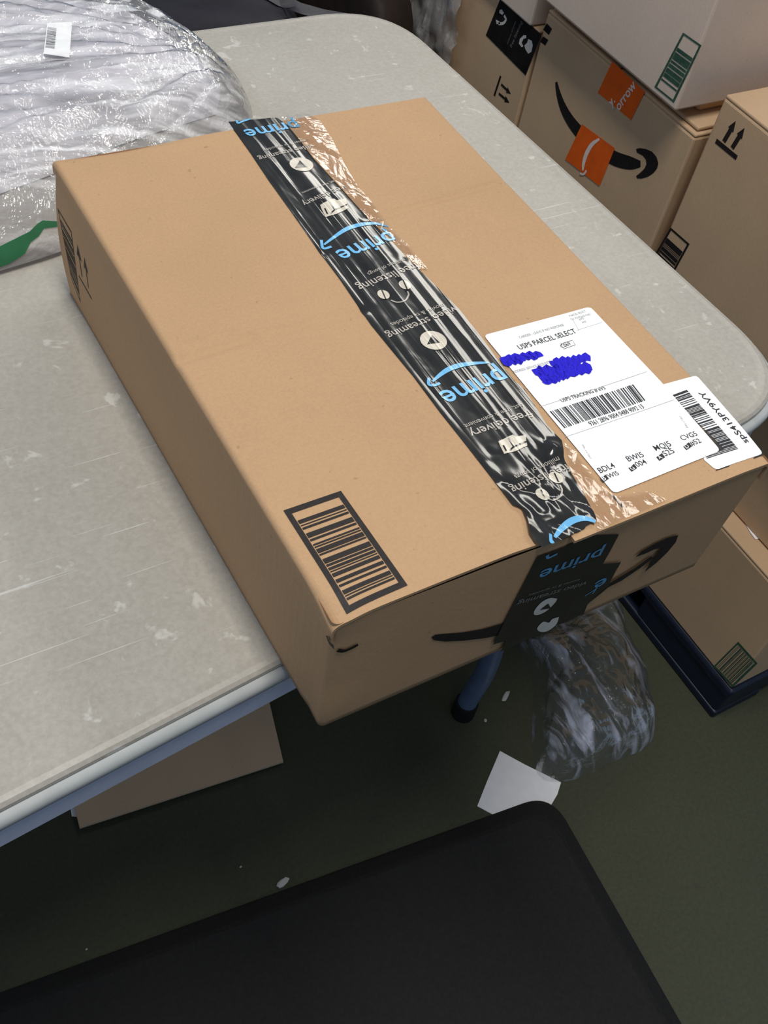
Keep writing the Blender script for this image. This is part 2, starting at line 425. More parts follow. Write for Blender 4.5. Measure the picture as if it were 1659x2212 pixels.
# ------------------------------------------------------------------ table
TZ = .74
tb = thing('folding_table', 'grey plastic folding table with rounded corners, scuffed and scratched', 'table', (-.3, .45, 0))
fe = lambda x: .0527 + (x-.001)*.105           # front edge
def outline(inset=0.0, rad=.10):
    xl = -1.20
    FR = np.array([.582, fe(.582)]); BR = np.array([.548, .8695]); BL = np.array([xl, .8595]); FL = np.array([xl, fe(xl)])
    P = [FL, FR, BR, BL]
    c = sum(P)/4
    Q = []
    for i in range(4):
        a, b, d = P[i-1], P[i], P[(i+1) % 4]
        u = (a-b)/np.linalg.norm(a-b); w = (d-b)/np.linalg.norm(d-b); Q.append(b+(u+w)*inset)
    return rounded(Q, rad-inset*.6, 14)
def lathe_outline(profile):
    V = []; F = []; n = None
    for ins, z in profile:
        o = outline(ins); n = len(o); V += [(p[0], p[1], z) for p in o]
    for r in range(len(profile)-1):
        for k in range(n):
            j = (k+1) % n; F.append((r*n+j, r*n+k, (r+1)*n+k, (r+1)*n+j))
    return V, F, n
V, F, n = lathe_outline([(.0155, TZ), (.010, TZ+.0006), (.006, TZ), (.0035, TZ-.002), (.003, TZ-.0045)])
F.append(list(range(n)))
build('tabletop', V, F, TABLE, tb, smooth=False)
V, F, n = lathe_outline([(.006, TZ-.0045), (.003, TZ-.0055), (-.001, TZ-.0062), (-.0035, TZ-.009), (-.004, TZ-.0125), (-.003, TZ-.016), (.002, TZ-.0172), (.02, TZ-.0172)])
build('edge_moulding', V, F, TABLEEDGE, tb, smooth=True)
V, F, n = lathe_outline([(.001, TZ-.0171), (.0005, TZ-.019), (.001, TZ-.046), (.003, TZ-.048), (.012, TZ-.048), (.014, TZ-.03)])
F.append([5*n+k for k in range(n)][::-1])
build('apron', V, F, TABLESKIRT, tb, smooth=False)
for lx in (.448, -1.0):
    for ly in (.242, .72):
        s = 1 if ly < .4 else -1
        path = catmull([(lx, ly, .018), (lx+.002, ly, .05), (lx+.006, ly-.004*s, .13), (lx+.002, ly, .25), (lx, ly+.002*s, .45), (lx, ly+.002*s, .695)], 6)
        V, F = tube(path, .0145); lg = build('leg', V, F, LEGMAT, tb, smooth=True)
        V, F = tube([(lx, ly, 0.0), (lx, ly, .012), (lx, ly, .032)], .0175); build('foot_cap', V, F, RUBBER, lg, smooth=False)
    V, F = tube([(lx, .242, .5), (lx, .72, .5)], .011); build('crossbar', V, F, LEGMAT, tb, smooth=True)

# ------------------------------------------------------------------ the parcel on the table
BH = .1301; ZT = TZ+BH
FLT, FRT, BLT, BRT = oz(722,1345,ZT), oz(1668,992,ZT), oz(113,343,ZT), oz(922,209,ZT)
FLB, FRB = oz(690,1572,TZ+.0008), oz(1505,1220,TZ+.0008)
BLB = oz(150,629,TZ+.0008); BRB = BRT + (FRB-FRT + BLB-BLT)/2; BRB[2] = TZ+.0008
box = thing('shipping_carton', 'large brown carton with black tape and white address label, lying on the table', 'box', tuple((FLB+FRB+BLB+BRB)/4))
def seg_dist(x, y, a, b):
    a = np.array(a[:2]); b = np.array(b[:2]); d = b-a; L = d @ d
    t = np.clip(((x-a[0])*d[0]+(y-a[1])*d[1])/L, 0, 1)
    return np.hypot(x-a[0]-t*d[0], y-a[1]-t*d[1]), t
CREASE = [((372,782),(560,722),.0012,.005),((560,722),(800,668),.0007,.004),((390,748),(520,712),.0006,.004),((790,478),(1094,388),.0010,.004),
          ((470,590),(720,540),.0004,.006),((560,1035),(820,960),.0004,.005),((520,1005),(760,940),.0004,.005),((860,560),(1130,500),.0003,.005),((300,445),(560,395),.0003,.006)]
CREASE = [(oz(*a,ZT), oz(*b,ZT), d, w) for a, b, d, w in CREASE]
def topz(x, y):
    x = np.asarray(x, float); y = np.asarray(y, float)
    z = ZT + .0007*np.sin(x*17+.6)*np.sin(y*13+.4) + .0006*vn(x*14+3, y*11+5)
    for a, b, d, w in CREASE:
        r, t = seg_dist(x, y, a, b); z = z - 1.7*d*np.exp(-(r/w)**2)*np.clip(np.minimum(t, 1-t)*8+.25, 0, 1)
    r = np.hypot(x-FLT[0], y-FLT[1]); z = z - .0045*np.exp(-(r/.016)**2)             # crushed corner
    r = np.hypot(x-FRT[0], y-FRT[1]); z = z - .0015*np.exp(-(r/.02)**2)
    return z
TOP = Surf((0, 0, ZT), (0, 0, 1), topz)
# walls: a ring with rounded vertical edges
def ring(s, inset=0.0):
    P = [FLB*(1-s)+FLT*s, FRB*(1-s)+FRT*s, BRB*(1-s)+BRT*s, BLB*(1-s)+BLT*s]
    out = []; r = .0045
    for i in range(4):
        a, b, c, = P[i-1], P[i], P[(i+1) % 4]; d = P[(i+1) % 4]
        u = (a-b)/np.linalg.norm(a-b); w = (c-b)/np.linalg.norm(c-b)
        for k in range(6):
            t = k/5; out.append((1-t)**2*(b+u*r)+2*t*(1-t)*b+t*t*(b+w*r))
        st = b+w*r; u2 = (b-c)/np.linalg.norm(b-c); en = c+u2*r
        for k in range(1, 40): out.append(st+(en-st)*k/40)
    return np.array(out)
nz = 22; V = []; cen = (FLT+FRT+BLT+BRT)/4
for j in range(nz):
    s = j/(nz-1); p = ring(s*.962); z0 = p[:, 2].copy()
    d = p[:, :2]-cen[:2]; d /= np.linalg.norm(d, axis=1)[:, None]
    rc = np.hypot(p[:, 0]-FLT[0], p[:, 1]-FLT[1]); left = (p[:, 0] < FLT[0]+.012)
    dent = .0015*vn(p[:, 1]*60+9, z0*25)*np.exp(-(rc/.03)**2)*2
    crease = -.0016*np.exp(-(((rc-.012-.006*(1-s))/.0022))**2)*left - .0010*np.exp(-(((rc-.022-.002*s)/.0022))**2)*left
    wav = .0007*vn(p[:, 0]*9+p[:, 1]*9, z0*16)
    rb = np.hypot(p[:, 0]-(BLT[0]*s+BLB[0]*(1-s)), p[:, 1]-(BLT[1]*s+BLB[1]*(1-s)))
    p[:, :2] += d*(dent+crease+wav+.0052*math.sin(math.pi*min(1, s*1.05))*np.exp(-(rb/.05)**2))[:, None]
    if j == nz-1:
        cx = (FLT[0]+FRT[0])/2; front = p[:, 1] < (FLT[1]+FRT[1])/2+.012
        p[:, 2] += np.where(front, np.where(p[:, 0] > cx-.01, .0022, .0016+.0014*np.clip((p[:, 0]-.05)/.06, 0, 1)), .002)
    V += p.tolist()
n = len(V)//nz
F = [(j*n+k, j*n+(k+1) % n, (j+1)*n+(k+1) % n, (j+1)*n+k) for j in range(nz-1) for k in range(n)]
F.append(list(range(n))[::-1])
mbody = build('carton_body', V, F, KTOP, box, smooth=True)
capz = ZT-.011
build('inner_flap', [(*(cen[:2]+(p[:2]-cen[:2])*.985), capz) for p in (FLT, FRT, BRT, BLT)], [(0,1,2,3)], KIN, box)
# two top flaps, each a folded sheet with thickness
SB = (TOP.hit((606, 262))); SF = TOP.hit((1238, 1166))
def flap(side):
    na, nt_ = 80, 230; V = []; th = .0026
    A0, A1 = (FLT, BLT) if side == 'l' else (FRT, BRT)
    sg = 1 if side == 'l' else -1
    prof = []
    r = .0042
    for k in range(7):
        a = math.pi/2*k/6; prof.append((r-r*math.cos(a), -r+r*math.sin(a)))   # over the folded edge
    prof.insert(0, (0, -r-.006))
    m0 = len(prof)
    for layer in (0, 1):
        for j in range(nt_):
            t = j/(nt_-1)
            a = A0*(1-t)+A1*t; b = SF*(1-t)+SB*t
            dirv = (b-a); L = np.linalg.norm(dirv[:2]); e = dirv/L
            row = []
            for (du, dz) in prof:
                u = du*(1+.7*max(0, 1-abs(t)*12)); row.append([a[0]+e[0]*(u-.0006), a[1]+e[1]*(u-.0006), dz*(1+.6*max(0, 1-t*14))])
            for k in range(1, na):
                u = r+(L-.0008-r)*k/(na-1); row.append([a[0]+e[0]*u, a[1]+e[1]*u, 0])
            row = np.array(row); z = topz(row[:, 0], row[:, 1])+row[:, 2]
            if t < .12 and side == 'l':
                lf = np.clip((row[:, 0]-FLT[0]-.06)/.10, 0, 1)*(1-t/.12)**2; z = z+.0012*lf
            if t > .985 and side == 'l':
                lf = np.exp(-((row[:, 0]-BLT[0]-.05)/.06)**2)*(t-.985)/.015; z = z-.0042*lf
            if layer: z = z-th; row[:, 0] += 0
            if layer: row[:m0, 0] += sg*th*.8*(1-np.linspace(0, 1, m0))
            row[:, 2] = z
            if side == 'l':
                g_ = np.clip((row[:, 0]-FLT[0]-.012)/.11, 0, 1); row[:, 1] += (.0052*g_-.0006)*max(0, 1-t/.04)
            elif t == 0: row[:, 1] -= .0012
            V += row.tolist()
    nc = m0+na-1; nr = nt_; off = nr*nc; F = []
    g = grid_faces(nr, nc); fw = (sg > 0)
    F += [f if fw else f[::-1] for f in g]; F += [tuple(i+off for i in (f[::-1] if fw else f)) for f in g]
    for j in range(nr-1):
        for c in (0, nc-1):
            a, b = j*nc+c, (j+1)*nc+c; q = (a, b, b+off, a+off); F.append(q if (c == 0) == fw else q[::-1])
    for c in range(nc-1):
        for j in (0, nr-1):
            a, b = j*nc+c, j*nc+c+1; q = (b, a, a+off, b+off); F.append(q if (j == 0) == fw else q[::-1])
    build('top_flap', V, F, KTOP, box, smooth=False)
flap('l'); flap('r')

# black printed tape along the seam
Lp = [(493,264),(540,330),(581,392),(632,463),(682,534),(735,605),(801,702),(850,762),(892,813),(950,892),(1006,963),(1060,1032),(1107,1094),(1120,1099),(1127,1104),(1136,1128),(1141,1157),(1154,1178),(1172,1190)]
Rp = [(598,255),(622,273),(650,308),(677,344),(733,405),(794,473),(850,528),(898,577),(940,618),(991,669),(1044,735),(1080,785),(1110,822),(1133,841),(1181,918),(1213,953),(1217,990),(1232,1022),(1258,1067),(1282,1106),(1287,1128)]
def resample(P, n):
    P = np.array([TOP.hit(p)[:2] for p in P]); d = np.r_[0, np.cumsum(np.hypot(*np.diff(P, axis=0).T))]; t = np.linspace(0, d[-1], n)
    return np.c_[np.interp(t, d, P[:, 0]), np.interp(t, d, P[:, 1])]
def tapez(x, y):
    x = np.asarray(x, float); y = np.asarray(y, float)
    z = topz(x, y)+.00055
    z = z + .00045*np.maximum(0, vn(x*95+y*6, y*7+2)*2) + .00025*np.maximum(0, vn(x*170-y*4, y*9+8)*2)
    f = np.clip((.105-y)/.09, 0, 1); f = f*f*(3-2*f)
    z = z + f*(.0016*np.abs(vn(x*55+y*25, y*40+x*20))*2 + .0008*np.abs(vn(x*120+3, y*90))*2)
    p = TOP.hit((1196, 972)); z = z + .0042*np.exp(-((np.hypot((x-p[0])*1.0, y-p[1]))/.007)**2)
    p = TOP.hit((1150, 1140)); z = z + .0035*np.exp(-((np.hypot(x-p[0], y-p[1]))/.014)**2)
    return z
NR, NC = 420, 46
LL, RR = resample(Lp, NR), resample(Rp, NR)
V = []
for j in range(NR):
    s = np.linspace(0, 1, NC)[:, None]; p = LL[j]*(1-s)+RR[j]*s
    if j > NR-12: p = p + np.c_[np.zeros(NC), .0012*vn(s[:, 0]*22, np.zeros(NC)+4)*((j-NR+12)/11)]
    V += np.c_[p, tapez(p[:, 0], p[:, 1])].tolist()
tp = build('packing_tape', V, [f[::-1] if False else f for f in grid_faces(NR, NC)], TBLACK, box, smooth=True, label='glossy black sealing tape, wrinkled lengthwise')
me = tp.data
if me.polygons[0].normal.z < 0: me.flip_normals()
TAPE = Surf((0, 0, ZT), (0, 0, 1), tapez)
o1 = .00035
blue = Acc('blue_lettering', TBLUE, tp); grey = Acc('grey_lettering', TGREY, tp); cream = Acc('cream_icon', TCREAM, tp); tape_ink = Acc('icon_line', TBLACK, tp)
def smile(acc, pts, w, head=None, off=o1):
    b = Acc(); stroke(b, TAPE, pts, w, off, 6)
    if head: stroke(b, TAPE, head, .0022, off, 6)
    acc.add(b.V, b.F)
W5 = [.0015, .003, .0042, .0042, .0032, .0016]
text(blue, TAPE, 'prime', (637,262), (524,283), o1, .012, 1.0, .0015)
stroke(blue, TAPE, [(540,259),(524,264),(514,268),(512,262)], .0020, o1)
text(blue, TAPE, 'prime', (838,503), (722,545), o1, .012, 1.0, .0015)
smile(blue, [(838,492),(812,486),(788,487),(756,495),(728,510),(700,530)], W5, [(694,520),(698,537),(716,534)])
text(blue, TAPE, 'prime', (1076,796), (945,851), o1, .012, 1.0, .0015)
smile(blue, [(1056,785),(1026,786),(996,790),(972,798),(952,810),(934,826)], W5, [(926,818),(926,832),(938,834),(950,829)])
smile(blue, [(1284,1132),(1262,1124),(1240,1126),(1222,1136),(1208,1150),(1196,1166)], [.002,.004,.0046,.0046,.0038,.002], [(1186,1160),(1187,1177),(1193,1176)])
for body, a, b, small, sa, sb in (
    ('video streaming', (672,314), (556,341), 'movies & tv episodes', (664,302), (570,324)),
    ('free delivery', (742,402), (650,440), 'fast, free & convenient', (722,392), (650,418)),
    ('free listening', (897,570), (768,618), 'millions of songs', (870,560), (792,592)),
    ('video streaming', (979,664), (832,722), 'movies & tv episodes', (955,658), (842,700)),
    ('free delivery', (1142,886), (1010,934), 'fast, free & convenient', (1126,872), (1000,920)),
    ('free listening', (1222,1004), (1098,1056), 'millions of songs', (1203,990), (1108,1031))):
    text(grey, TAPE, body, a, b, o1, .008, 1.0, .002); text(grey, TAPE, small, sa, sb, o1, 0, 1.0, .003)
for c, t in (((651,358), ((648,349),(637,366),(664,364))), ((936,737), ((932,726),(922,746),(950,742)))):
    disc(cream, TAPE, c, .0098, o1); poly(tape_ink, TAPE, t, o1+.00015)
def openbox(c, k):
    pts = [(-26,-6),(-2,-18),(4,-20),(10,-16),(30,-20),(32,-6),(34,2),(10,14),(-14,20),(-18,12),(-22,4)]
    poly(cream, TAPE, [(c[0]+x*k, c[1]+y*k) for x, y in pts], o1, .003)
    stroke(tape_ink, TAPE, [(c[0]-6*k, c[1]-14*k), (c[0]+6*k, c[1]+6*k)], .0012, o1+.00015, 2)
    stroke(tape_ink, TAPE, [(c[0]-16*k, c[1]+2*k), (c[0]-10*k, c[1]+14*k)], .0012, o1+.00015, 2)
    stroke(tape_ink, TAPE, [(c[0]-2*k, c[1]+13*k), (c[0]+6*k, c[1]+5*k), (c[0]+32*k, c[1]-6*k)], .0012, o1+.00015, 2)
openbox((717,452), 1.0); openbox((1103,962), 1.05)
def phones(a, b, m):
    for (x, y) in (a, b): disc(cream, TAPE, (x, y), .0052, o1, 0, 28, .85)
    stroke(grey, TAPE, m, .0012, o1)
    for (x, y) in (a, b): stroke(tape_ink, TAPE, [(x-4, y-10), (x+5, y+10)], .0010, o1+.00015, 2)
phones((874,618), (828,638), [(844,650),(858,655),(874,652),(882,640),(880,632)])
phones((1200,1034), (1171,1071), [(1178,1076),(1192,1084),(1208,1076),(1213,1062),(1208,1050)])
# clear tape laid over the back and the front end
clear = Acc('clear_tape', CLEARTAPE, box)
TAPEB = Surf((0, 0, ZT), (0, 0, 1), lambda x, y: topz(x, y)+.0006+.0012*np.maximum(0, vn(x*110+y*30, y*16)*2))
poly(clear, TAPEB, [(598,256),(640,250),(668,249),(690,262),(715,300),(745,360),(772,405),(808,446),(840,492),(880,530),(925,585),(905,582),(850,527),(794,473),(733,405),(677,344),(622,273)], .0004, .004)
poly(clear, TAPEB, [(1219,958),(1240,968),(1258,1000),(1290,1040),(1328,1072),(1400,1062),(1440,1080),(1330,1130),(1290,1148),(1286,1106),(1258,1067),(1232,1020)], .0004, .004)

# printed barcode, crossing marks
pr = Acc()
framed_code(pr, TOP, [(612,1104),(736,1062),(880,1266),(750,1322)], off=.0004)
pr.build('printed_barcode', INK, box, label='black printed barcode in a thick frame')
pr = Acc(); stroke(pr, TOP, [(1322,1068),(1347,1096)], .0016, .0004, 2)
pr.build('printed_mark', INK, box)

# address label
lb = Acc(); LC = .01
polyr(lb, TOP, [(1044,726),(1274,664),(1428,826),(1556,975),(1326,1067)], .004, .0009, LC)
lab = lb.build('shipping_label', PAPER, box, label='white address label with barcode and blue pen strokes')
k = Acc('black_print', LABELINK, lab); kg = Acc('grey_print', RULE, lab); mk = Acc('marker_stroke', MARKER, lab); wt = Acc('white_letter', PAPER, lab); o2 = .0011
text(k, TOP, 'USPS PARCEL SELECT', (1123,757), (1246,720), o2, .006, 1.25)
text(kg, TOP, 'CARRIER - LEAVE IF NO RESPONSE', (1123,733), (1219,705), o2, 0, 1.3)
for i, (tx, a, b) in enumerate((('PARCEL SELECT', (1231,686), (1266,675)), ('U.S. POSTAGE PAID', (1234,693), (1276,682)), ('eVS', (1252,694), (1262,691)), ('AMZ', (1258,700), (1267,697)))):
    text(kg, TOP, tx, a, b, o2, 0, 1.2)
text(k, TOP, 'C069', (1214,753), (1234,746), o2, .003, 1.2)
C = [(1210,755),(1238,746),(1242,751),(1241,738)]
stroke(k, TOP, [(1211,744),(1236,736),(1242,746),(1217,755),(1211,744)], .0004, o2, 1)
text(kg, TOP, 'ADDRESS SERVICE REQUESTED', (1110,808), (1196,783), o2, 0, 1.3)
text(k, TOP, 'USPS TRACKING # eVS', (1214,870), (1309,841), o2, .004, 1.3)
text(k, TOP, '9361 2896 9004 0488 9092 13', (1276,921), (1392,882), o2, .004, 1.5)
quad(k, TOP, [(1187,890),(1367,831),(1394,866),(1219,926)], [(a, b, 0, 1) for a, b in bars(5, 46)], o2)
for t1, t2, a1, b1, a2, b2 in (('BDL4', 'WI5', (1297,1023), (1330,1010), (1316,1034), (1338,1026)), ('BWI5', '004', (1358,998), (1392,987), (1377,1010), (1398,1002)),
                      ('MQJ5', 'S25', (1417,975), (1451,964), (1437,987), (1458,979)), ('CVG5', '#52', (1474,953), (1507,942), (1494,965), (1515,957))):
    text(k, TOP, t1, a1, b1, o2, .002, 1.08); text(k, TOP, t2, a2, b2, o2, .002, 1.05)
for ch, c in (('B', (1305,1034)), ('G', (1366,1011)), ('A', (1426,988)), ('D', (1484,965))):
    x, y = c; poly(k, TOP, [(x-9,y+1),(x+3,y-8),(x+10,y+1),(x-2,y+9)], o2)
    text(wt, TOP, ch, (x-2,y+6), (x+5,y+3), o2+.0002, .01, 1.0)
for (a, b) in (((1290,992),(1262,962)), ):
    text(kg, TOP, 'EMFLs v1.6 7/2017', (1256,962), (1274,992), o2, 0, 1.1)
text(kg, TOP, 'EMPLs v1.7 2017', (1486,925), (1470,900), o2, 0, 1.2)
for a, b in (((1166,880),(1397,804)), ((1218,946),(1455,865))): stroke(kg, TOP, [a, b], .0003, o2, 2)
for a, b in (((1245,715),(1300,698)), ((1236,690),(1250,716))): stroke(kg, TOP, [a, b], .0002, o2, 2)
def scribble(P, w): stroke(mk, TOP, P, w, o2+.0003+.00005*random.random(), 4)
random.seed(3)
def blob(c0, c1, amp, wd, n):
    a = np.array(c0, float); b = np.array(c1, float); pts = []
    for i in range(n):
        t = i/(n-1); p = a+(b-a)*t; pts.append((p[0]+random.uniform(-3, 3), p[1]+amp*(1 if i % 2 else -1)*random.uniform(.6, 1.1)))
    scribble(pts, wd)
blob((1086,778), (1166,768), 5, .0055, 12); blob((1090,784), (1130,776), 6, .0055, 8)
blob((1192,786), (1270,774), 6, .0055, 14); blob((1156,804), (1272,795), 7, .0055, 18); blob((1170,818), (1236,808), 8, .0055, 12); blob((1176,826), (1210,820), 3, .005, 6); blob((1236,806), (1272,800), 5, .005, 7)
# sorting label
lb = Acc(); polyr(lb, TOP, [(1426,832),(1504,812),(1650,978),(1546,1016),(1516,990),(1566,972)], .0032, .0004, LC)
sl = lb.build('sorting_label', PAPER, box, label='small white sorting label at the edge of the address label')
k = Acc('black_print', LABELINK, sl)
text(k, TOP, 'spS413PY9VY', (1618,955), (1518,846), .00062, .012, .75)
quad(k, TOP, [(1449,855),(1483,843),(1598,974),(1529,996)], [(0, 1, a, b) for a, b in bars(9, 34, 0, .97, .6)], .00062)
pr = Acc('printed_mark', INK, box)
for q in ([(1545,1018),(1575,1008),(1577,1004),(1549,1013)], [(1628,990),(1652,980),(1648,974),(1630,986)]): poly(pr, TOP, q, .00035)
# bring the address label over the sorting label: it is stuck on top of it

# front face
nF = np.cross(FRT-FLT, FLB-FLT); nF = nF if nF[1] < 0 else -nF
FR_ = Surf((FLT+FRT+FLB+FRB)/4, nF); of = .0012
pr = Acc('printed_arrow', INK, box)
poly(pr, FR_, [(930,1374),(938,1368),(960,1366),(1000,1363),(1040,1356),(1080,1345),(1100,1338),(1082,1368),(1050,1375),(1000,1381),(960,1383),(936,1380)], of)
poly(pr, FR_, [(1270,1300),(1296,1268),(1330,1248),(1370,1224),(1404,1199),(1409,1203),(1380,1225),(1340,1252),(1312,1266),(1290,1284)], of)
poly(pr, FR_, [(1370,1201),(1384,1188),(1412,1172),(1440,1159),(1463,1153),(1458,1168),(1440,1190),(1415,1214),(1390,1233),(1404,1210),(1420,1190),(1432,1180),(1412,1184),(1390,1194)], of)
poly(pr, FR_, [(1318,1240),(1326,1220),(1339,1209),(1334,1222)], of)
ft = Acc()
poly(ft, FR_, [(1158,1197),(1172,1192),(1200,1182),(1240,1166),(1262,1154),(1276,1150),(1292,1152),(1334,1150),(1314,1188),(1299,1214),(1338,1211),(1328,1228),(1310,1262),(1290,1278),(1266,1302),(1258,1322),(1230,1334),(1170,1362),(1120,1384),(1078,1404),(1090,1380),(1062,1388),(1082,1348),(1110,1292)], of+.0006)
ftp = ft.build('end_tape', TFRONT, box, label='black printed tape folded down the end panel')
k = Acc('blue_lettering', FBLUE, ftp); g = Acc('grey_lettering', FGREY, ftp); c = Acc('cream_icon', FWHITE, ftp); d = Acc('icon_line', TFRONT, ftp); o3 = of+.0009
text(k, FR_, 'prime', (1302,1178), (1166,1228), o3, .012, .8)
stroke(k, FR_, [(1200,1191),(1188,1197),(1180,1200),(1178,1194)], .0022, o3)
text(k, FR_, 'e', (1308,1240), (1282,1254), o3, .012, .9); stroke(k, FR_, [(1260,1282),(1280,1270),(1288,1262),(1276,1278)], .0012, o3, 2)
text(g, FR_, 'video streaming', (1266,1250), (1116,1294), o3, .008, .8); text(g, FR_, 'movies & tv episodes', (1250,1244), (1140,1278), o3, 0, .8)
e1 = [(1200,1288),(1196,1296),(1178,1314),(1160,1323),(1150,1322),(1152,1312),(1166,1296),(1184,1287)]
smooth = lambda P: [tuple(q) for q in catmull(P+[P[0]], 5)[:-1]]
poly(c, FR_, smooth(e1), o3); poly(d, FR_, [(1180,1298),(1162,1312),(1186,1308)], o3+.0003)
poly(c, FR_, smooth([(1204,1328),(1198,1344),(1180,1358),(1164,1360),(1157,1352),(1170,1338),(1182,1340),(1190,1332)]), o3)
text(g, FR_, 'free delivery', (1266,1326), (1196,1346), o3, 0, .7)
pr = Acc(); stroke(pr, FR_, [(727,1400),(740,1402),(756,1396),(771,1388)], .0030, .0016)
pr.build('printed_corner_mark', INK, box)
# left face
nL = np.cross(BLT-FLT, FLB-FLT); nL = nL if nL[0] < 0 else -nL
LF = Surf((FLT+BLT+FLB+BLB)/4, nL)
LC_ = CastSurf(mbody, (FLT+BLT+FLB+BLB)/4, nL); ol = .0006
pr = Acc(); framed_code(pr, LC_, [(124,449),(154,500),(174,654),(154,602)], fr=.05, frl=.03, off=ol); pr.build('printed_barcode', INK, box)
pr = Acc(); up_arrows(pr, LC_, (170,596), (198,646), ((177,598),(167,528)), ((191,622),(182,556)), .0022, ol); pr.build('printed_up_arrows', INK, box)
pr = Acc(); stroke(pr, LF, [(711,1371),(717,1386),(727,1396)], .0030, .0016); pr.build('printed_corner_mark', INK, box)

# ------------------------------------------------------------------ cartons stacked on the navy pallet beside the table
X5 = .798
def carton(label, x0, x1, y0, y1, z0, z1, mat, gap=.003, flaps=True):
    t = thing('stacked_carton', label, 'box', ((x0+x1)/2, (y0+y1)/2, z0), 'cartons stacked on the pallet beside the table')
    V, F = bevel_box(x0, x1, y0, y1, z0+.0004, z1-(.005 if flaps else 0), .003, 2); build('carton_body', V, F, mat, t)
    if flaps:
        ym = (y0+y1)/2
        for a, b in ((y0, ym-gap/2), (ym+gap/2, y1)):
            V, F = bevel_box(x0+.0006, x1-.0006, a+.0006, b-.0006, z1-.0052, z1-.0006, .0018, 2); build('top_flap', V, F, mat, t)
    return t
XF = lambda x: Surf((x, 0, 0), (-1, 0, 0))
pal = thing('pallet', 'low navy blue plastic pallet on the floor under the stacked cartons', 'pallet', (1.25, .7, 0))
px0, px1, py0, py1 = X5-.004, 1.75, .066, 1.9
V, F = bevel_box(px0, px1, py0, py1, .062, .0815, .006, 3); build('deck', V, F, NAVY, pal)
for yy in (py0+.004, .72, py1-.124):
    V, F = bevel_box(px0+.004, px1-.004, yy, yy+.20 if yy < .7 else yy+.12, .012, .066, .006, 2); build('runner', V, F, NAVY, pal)
V, F = bevel_box(px0+.002, px0+.10, py0+.002, py1, 0, .016, .004, 2); build('base_board', V, F, NAVY, pal)
V, F = bevel_box(px1-.10, px1, py0, py1, 0, .016, .004, 2); build('base_board', V, F, NAVY, pal)

b5 = carton('brown carton with green barcode low on its corner, bottom layer of the stack', X5, 1.22, .0735, .50, .082, .298, KBG)
k = Acc(); framed_code(k, XF(X5), [(1541,1440),(1595,1386),(1637,1433),(1583,1485)], [(a*.84+.1, b*.84+.1) for a, b in bars(4, 16)], .06, .06, .0004)
k.build('printed_barcode', GREENINK, b5)
b5b = carton('brown carton beside the large parcel, standing over a strip of orange lit cardboard', .829, 1.24, .0735, .50, .2985, .497, KBG)
p = Acc(); sB = Surf((.829, 0, 0), (-1, 0, 0)); poly(p, sB, [(1596,1108),(1640,1163),(1634,1164),(1624,1156)], .002)
V, F = bevel_box(.812, .87, .176, .236, .2976, .2984, .0003, 1)
b4 = carton('brown carton with two up arrows and black barcode, right of the smile carton', X5, 1.20, .10, .5075, .4975, .7825, KBG)
k = Acc(); s4 = XF(X5)
up_arrows(k, s4, (1547,304), (1592,341), ((1564,306),(1590,261)), ((1582,320),(1609,276)), .0060, .0004); k.build('printed_up_arrows', INK, b4)
k = Acc(); framed_code(k, s4, [(1449,491),(1490,527),(1450,600),(1409,560)], [(.27,.42),(.44,.46),(.48,.50),(.52,.62),(.64,.7),(.74,.84)], .08, .05, .0004); k.build('printed_barcode', INK, b4)
b2lo = carton('brown carton under the smile carton, mostly hidden behind the table', X5, 1.22, .525, .845, .082, .39, KBG)
b2 = carton('brown carton with black curved arrow and two orange stickers', X5, 1.22, .525, .845, .3905, .718, KBG)
k = Acc(); s2 = XF(X5)
stroke(k, s2, [(1202,177),(1207,203),(1218,235),(1236,266),(1262,296),(1296,322),(1330,343),(1362,352),(1384,354)], [.005,.010,.015,.018,.020,.021,.020,.017,.008], .0004, 6)
k.build('printed_arrow_shaft', INK, b2); k = Acc()
poly(k, s2, [(860+x/2.0764, y/2.0764) for x, y in ((1068,668),(1085,664),(1112,668),(1140,680),(1160,704),(1168,732),(1162,756),(1146,776),(1122,792),(1092,801),(1074,800),(1068,790),(1088,774),(1106,756),(1115,736),(1112,716),(1098,698),(1072,684))], .0004)
k.build('printed_arrow_head', INK, b2)
st = Acc(); poly(st, s2, [(1258,268),(1329,320),(1296,402),(1222,344)], .0008)
so = st.build('orange_sticker', ORANGE, b2, label='orange sticker across the arrow with a pale curved line')
k = Acc('pale_print', PALEPRINT, so); stroke(k, s2, [(1296,300),(1280,312),(1268,332),(1262,352),(1260,368)], [.003,.006,.007,.006,.003], .0011); stroke(k, s2, [(1254,374),(1262,376),(1268,368)], .003, .0011)
st = Acc(); poly(st, s2, [(1324,132),(1394,198),(1364,259),(1292,200)], .0008)
so = st.build('orange_sticker', ORANGE, b2, label='orange sticker near the top edge')
k = Acc('pale_lettering', PALEPRINT, so); text(k, s2, 'orrow', (1338,240), (1376,186), .0011, .02, 1.0); text(k, s2, 'y.', (1322,231), (1331,219), .0011, .02, 1.0)
st = Acc('tape_end', TFRONT, b2); poly(st, s2, [(1182,50),(1193,62),(1186,75),(1174,64)], .0008); poly(st, s2, [(1174,78),(1185,86),(1178,98),(1168,90)], .0008)
b1 = carton('brown carton with black printed tape and sideways arrows, behind the table corner', X5, 1.25, .8515, 1.32, .21, .6825, KBG)
b1u = carton('brown carton at the bottom behind the table corner', X5, 1.25, .8515, 1.32, .082, .2095, KBG)
k = Acc(); s1 = XF(X5); poly(k, s1, [(1081,-2),(1171,73),(1136,163),(1050,76)], .0006); k.V = [[a, b, min(c, .6815)] for a, b, c in k.V]
tpp = k.build('sealing_tape', TFRONT, b1)
k = Acc('cream_icon', FWHITE, tpp)
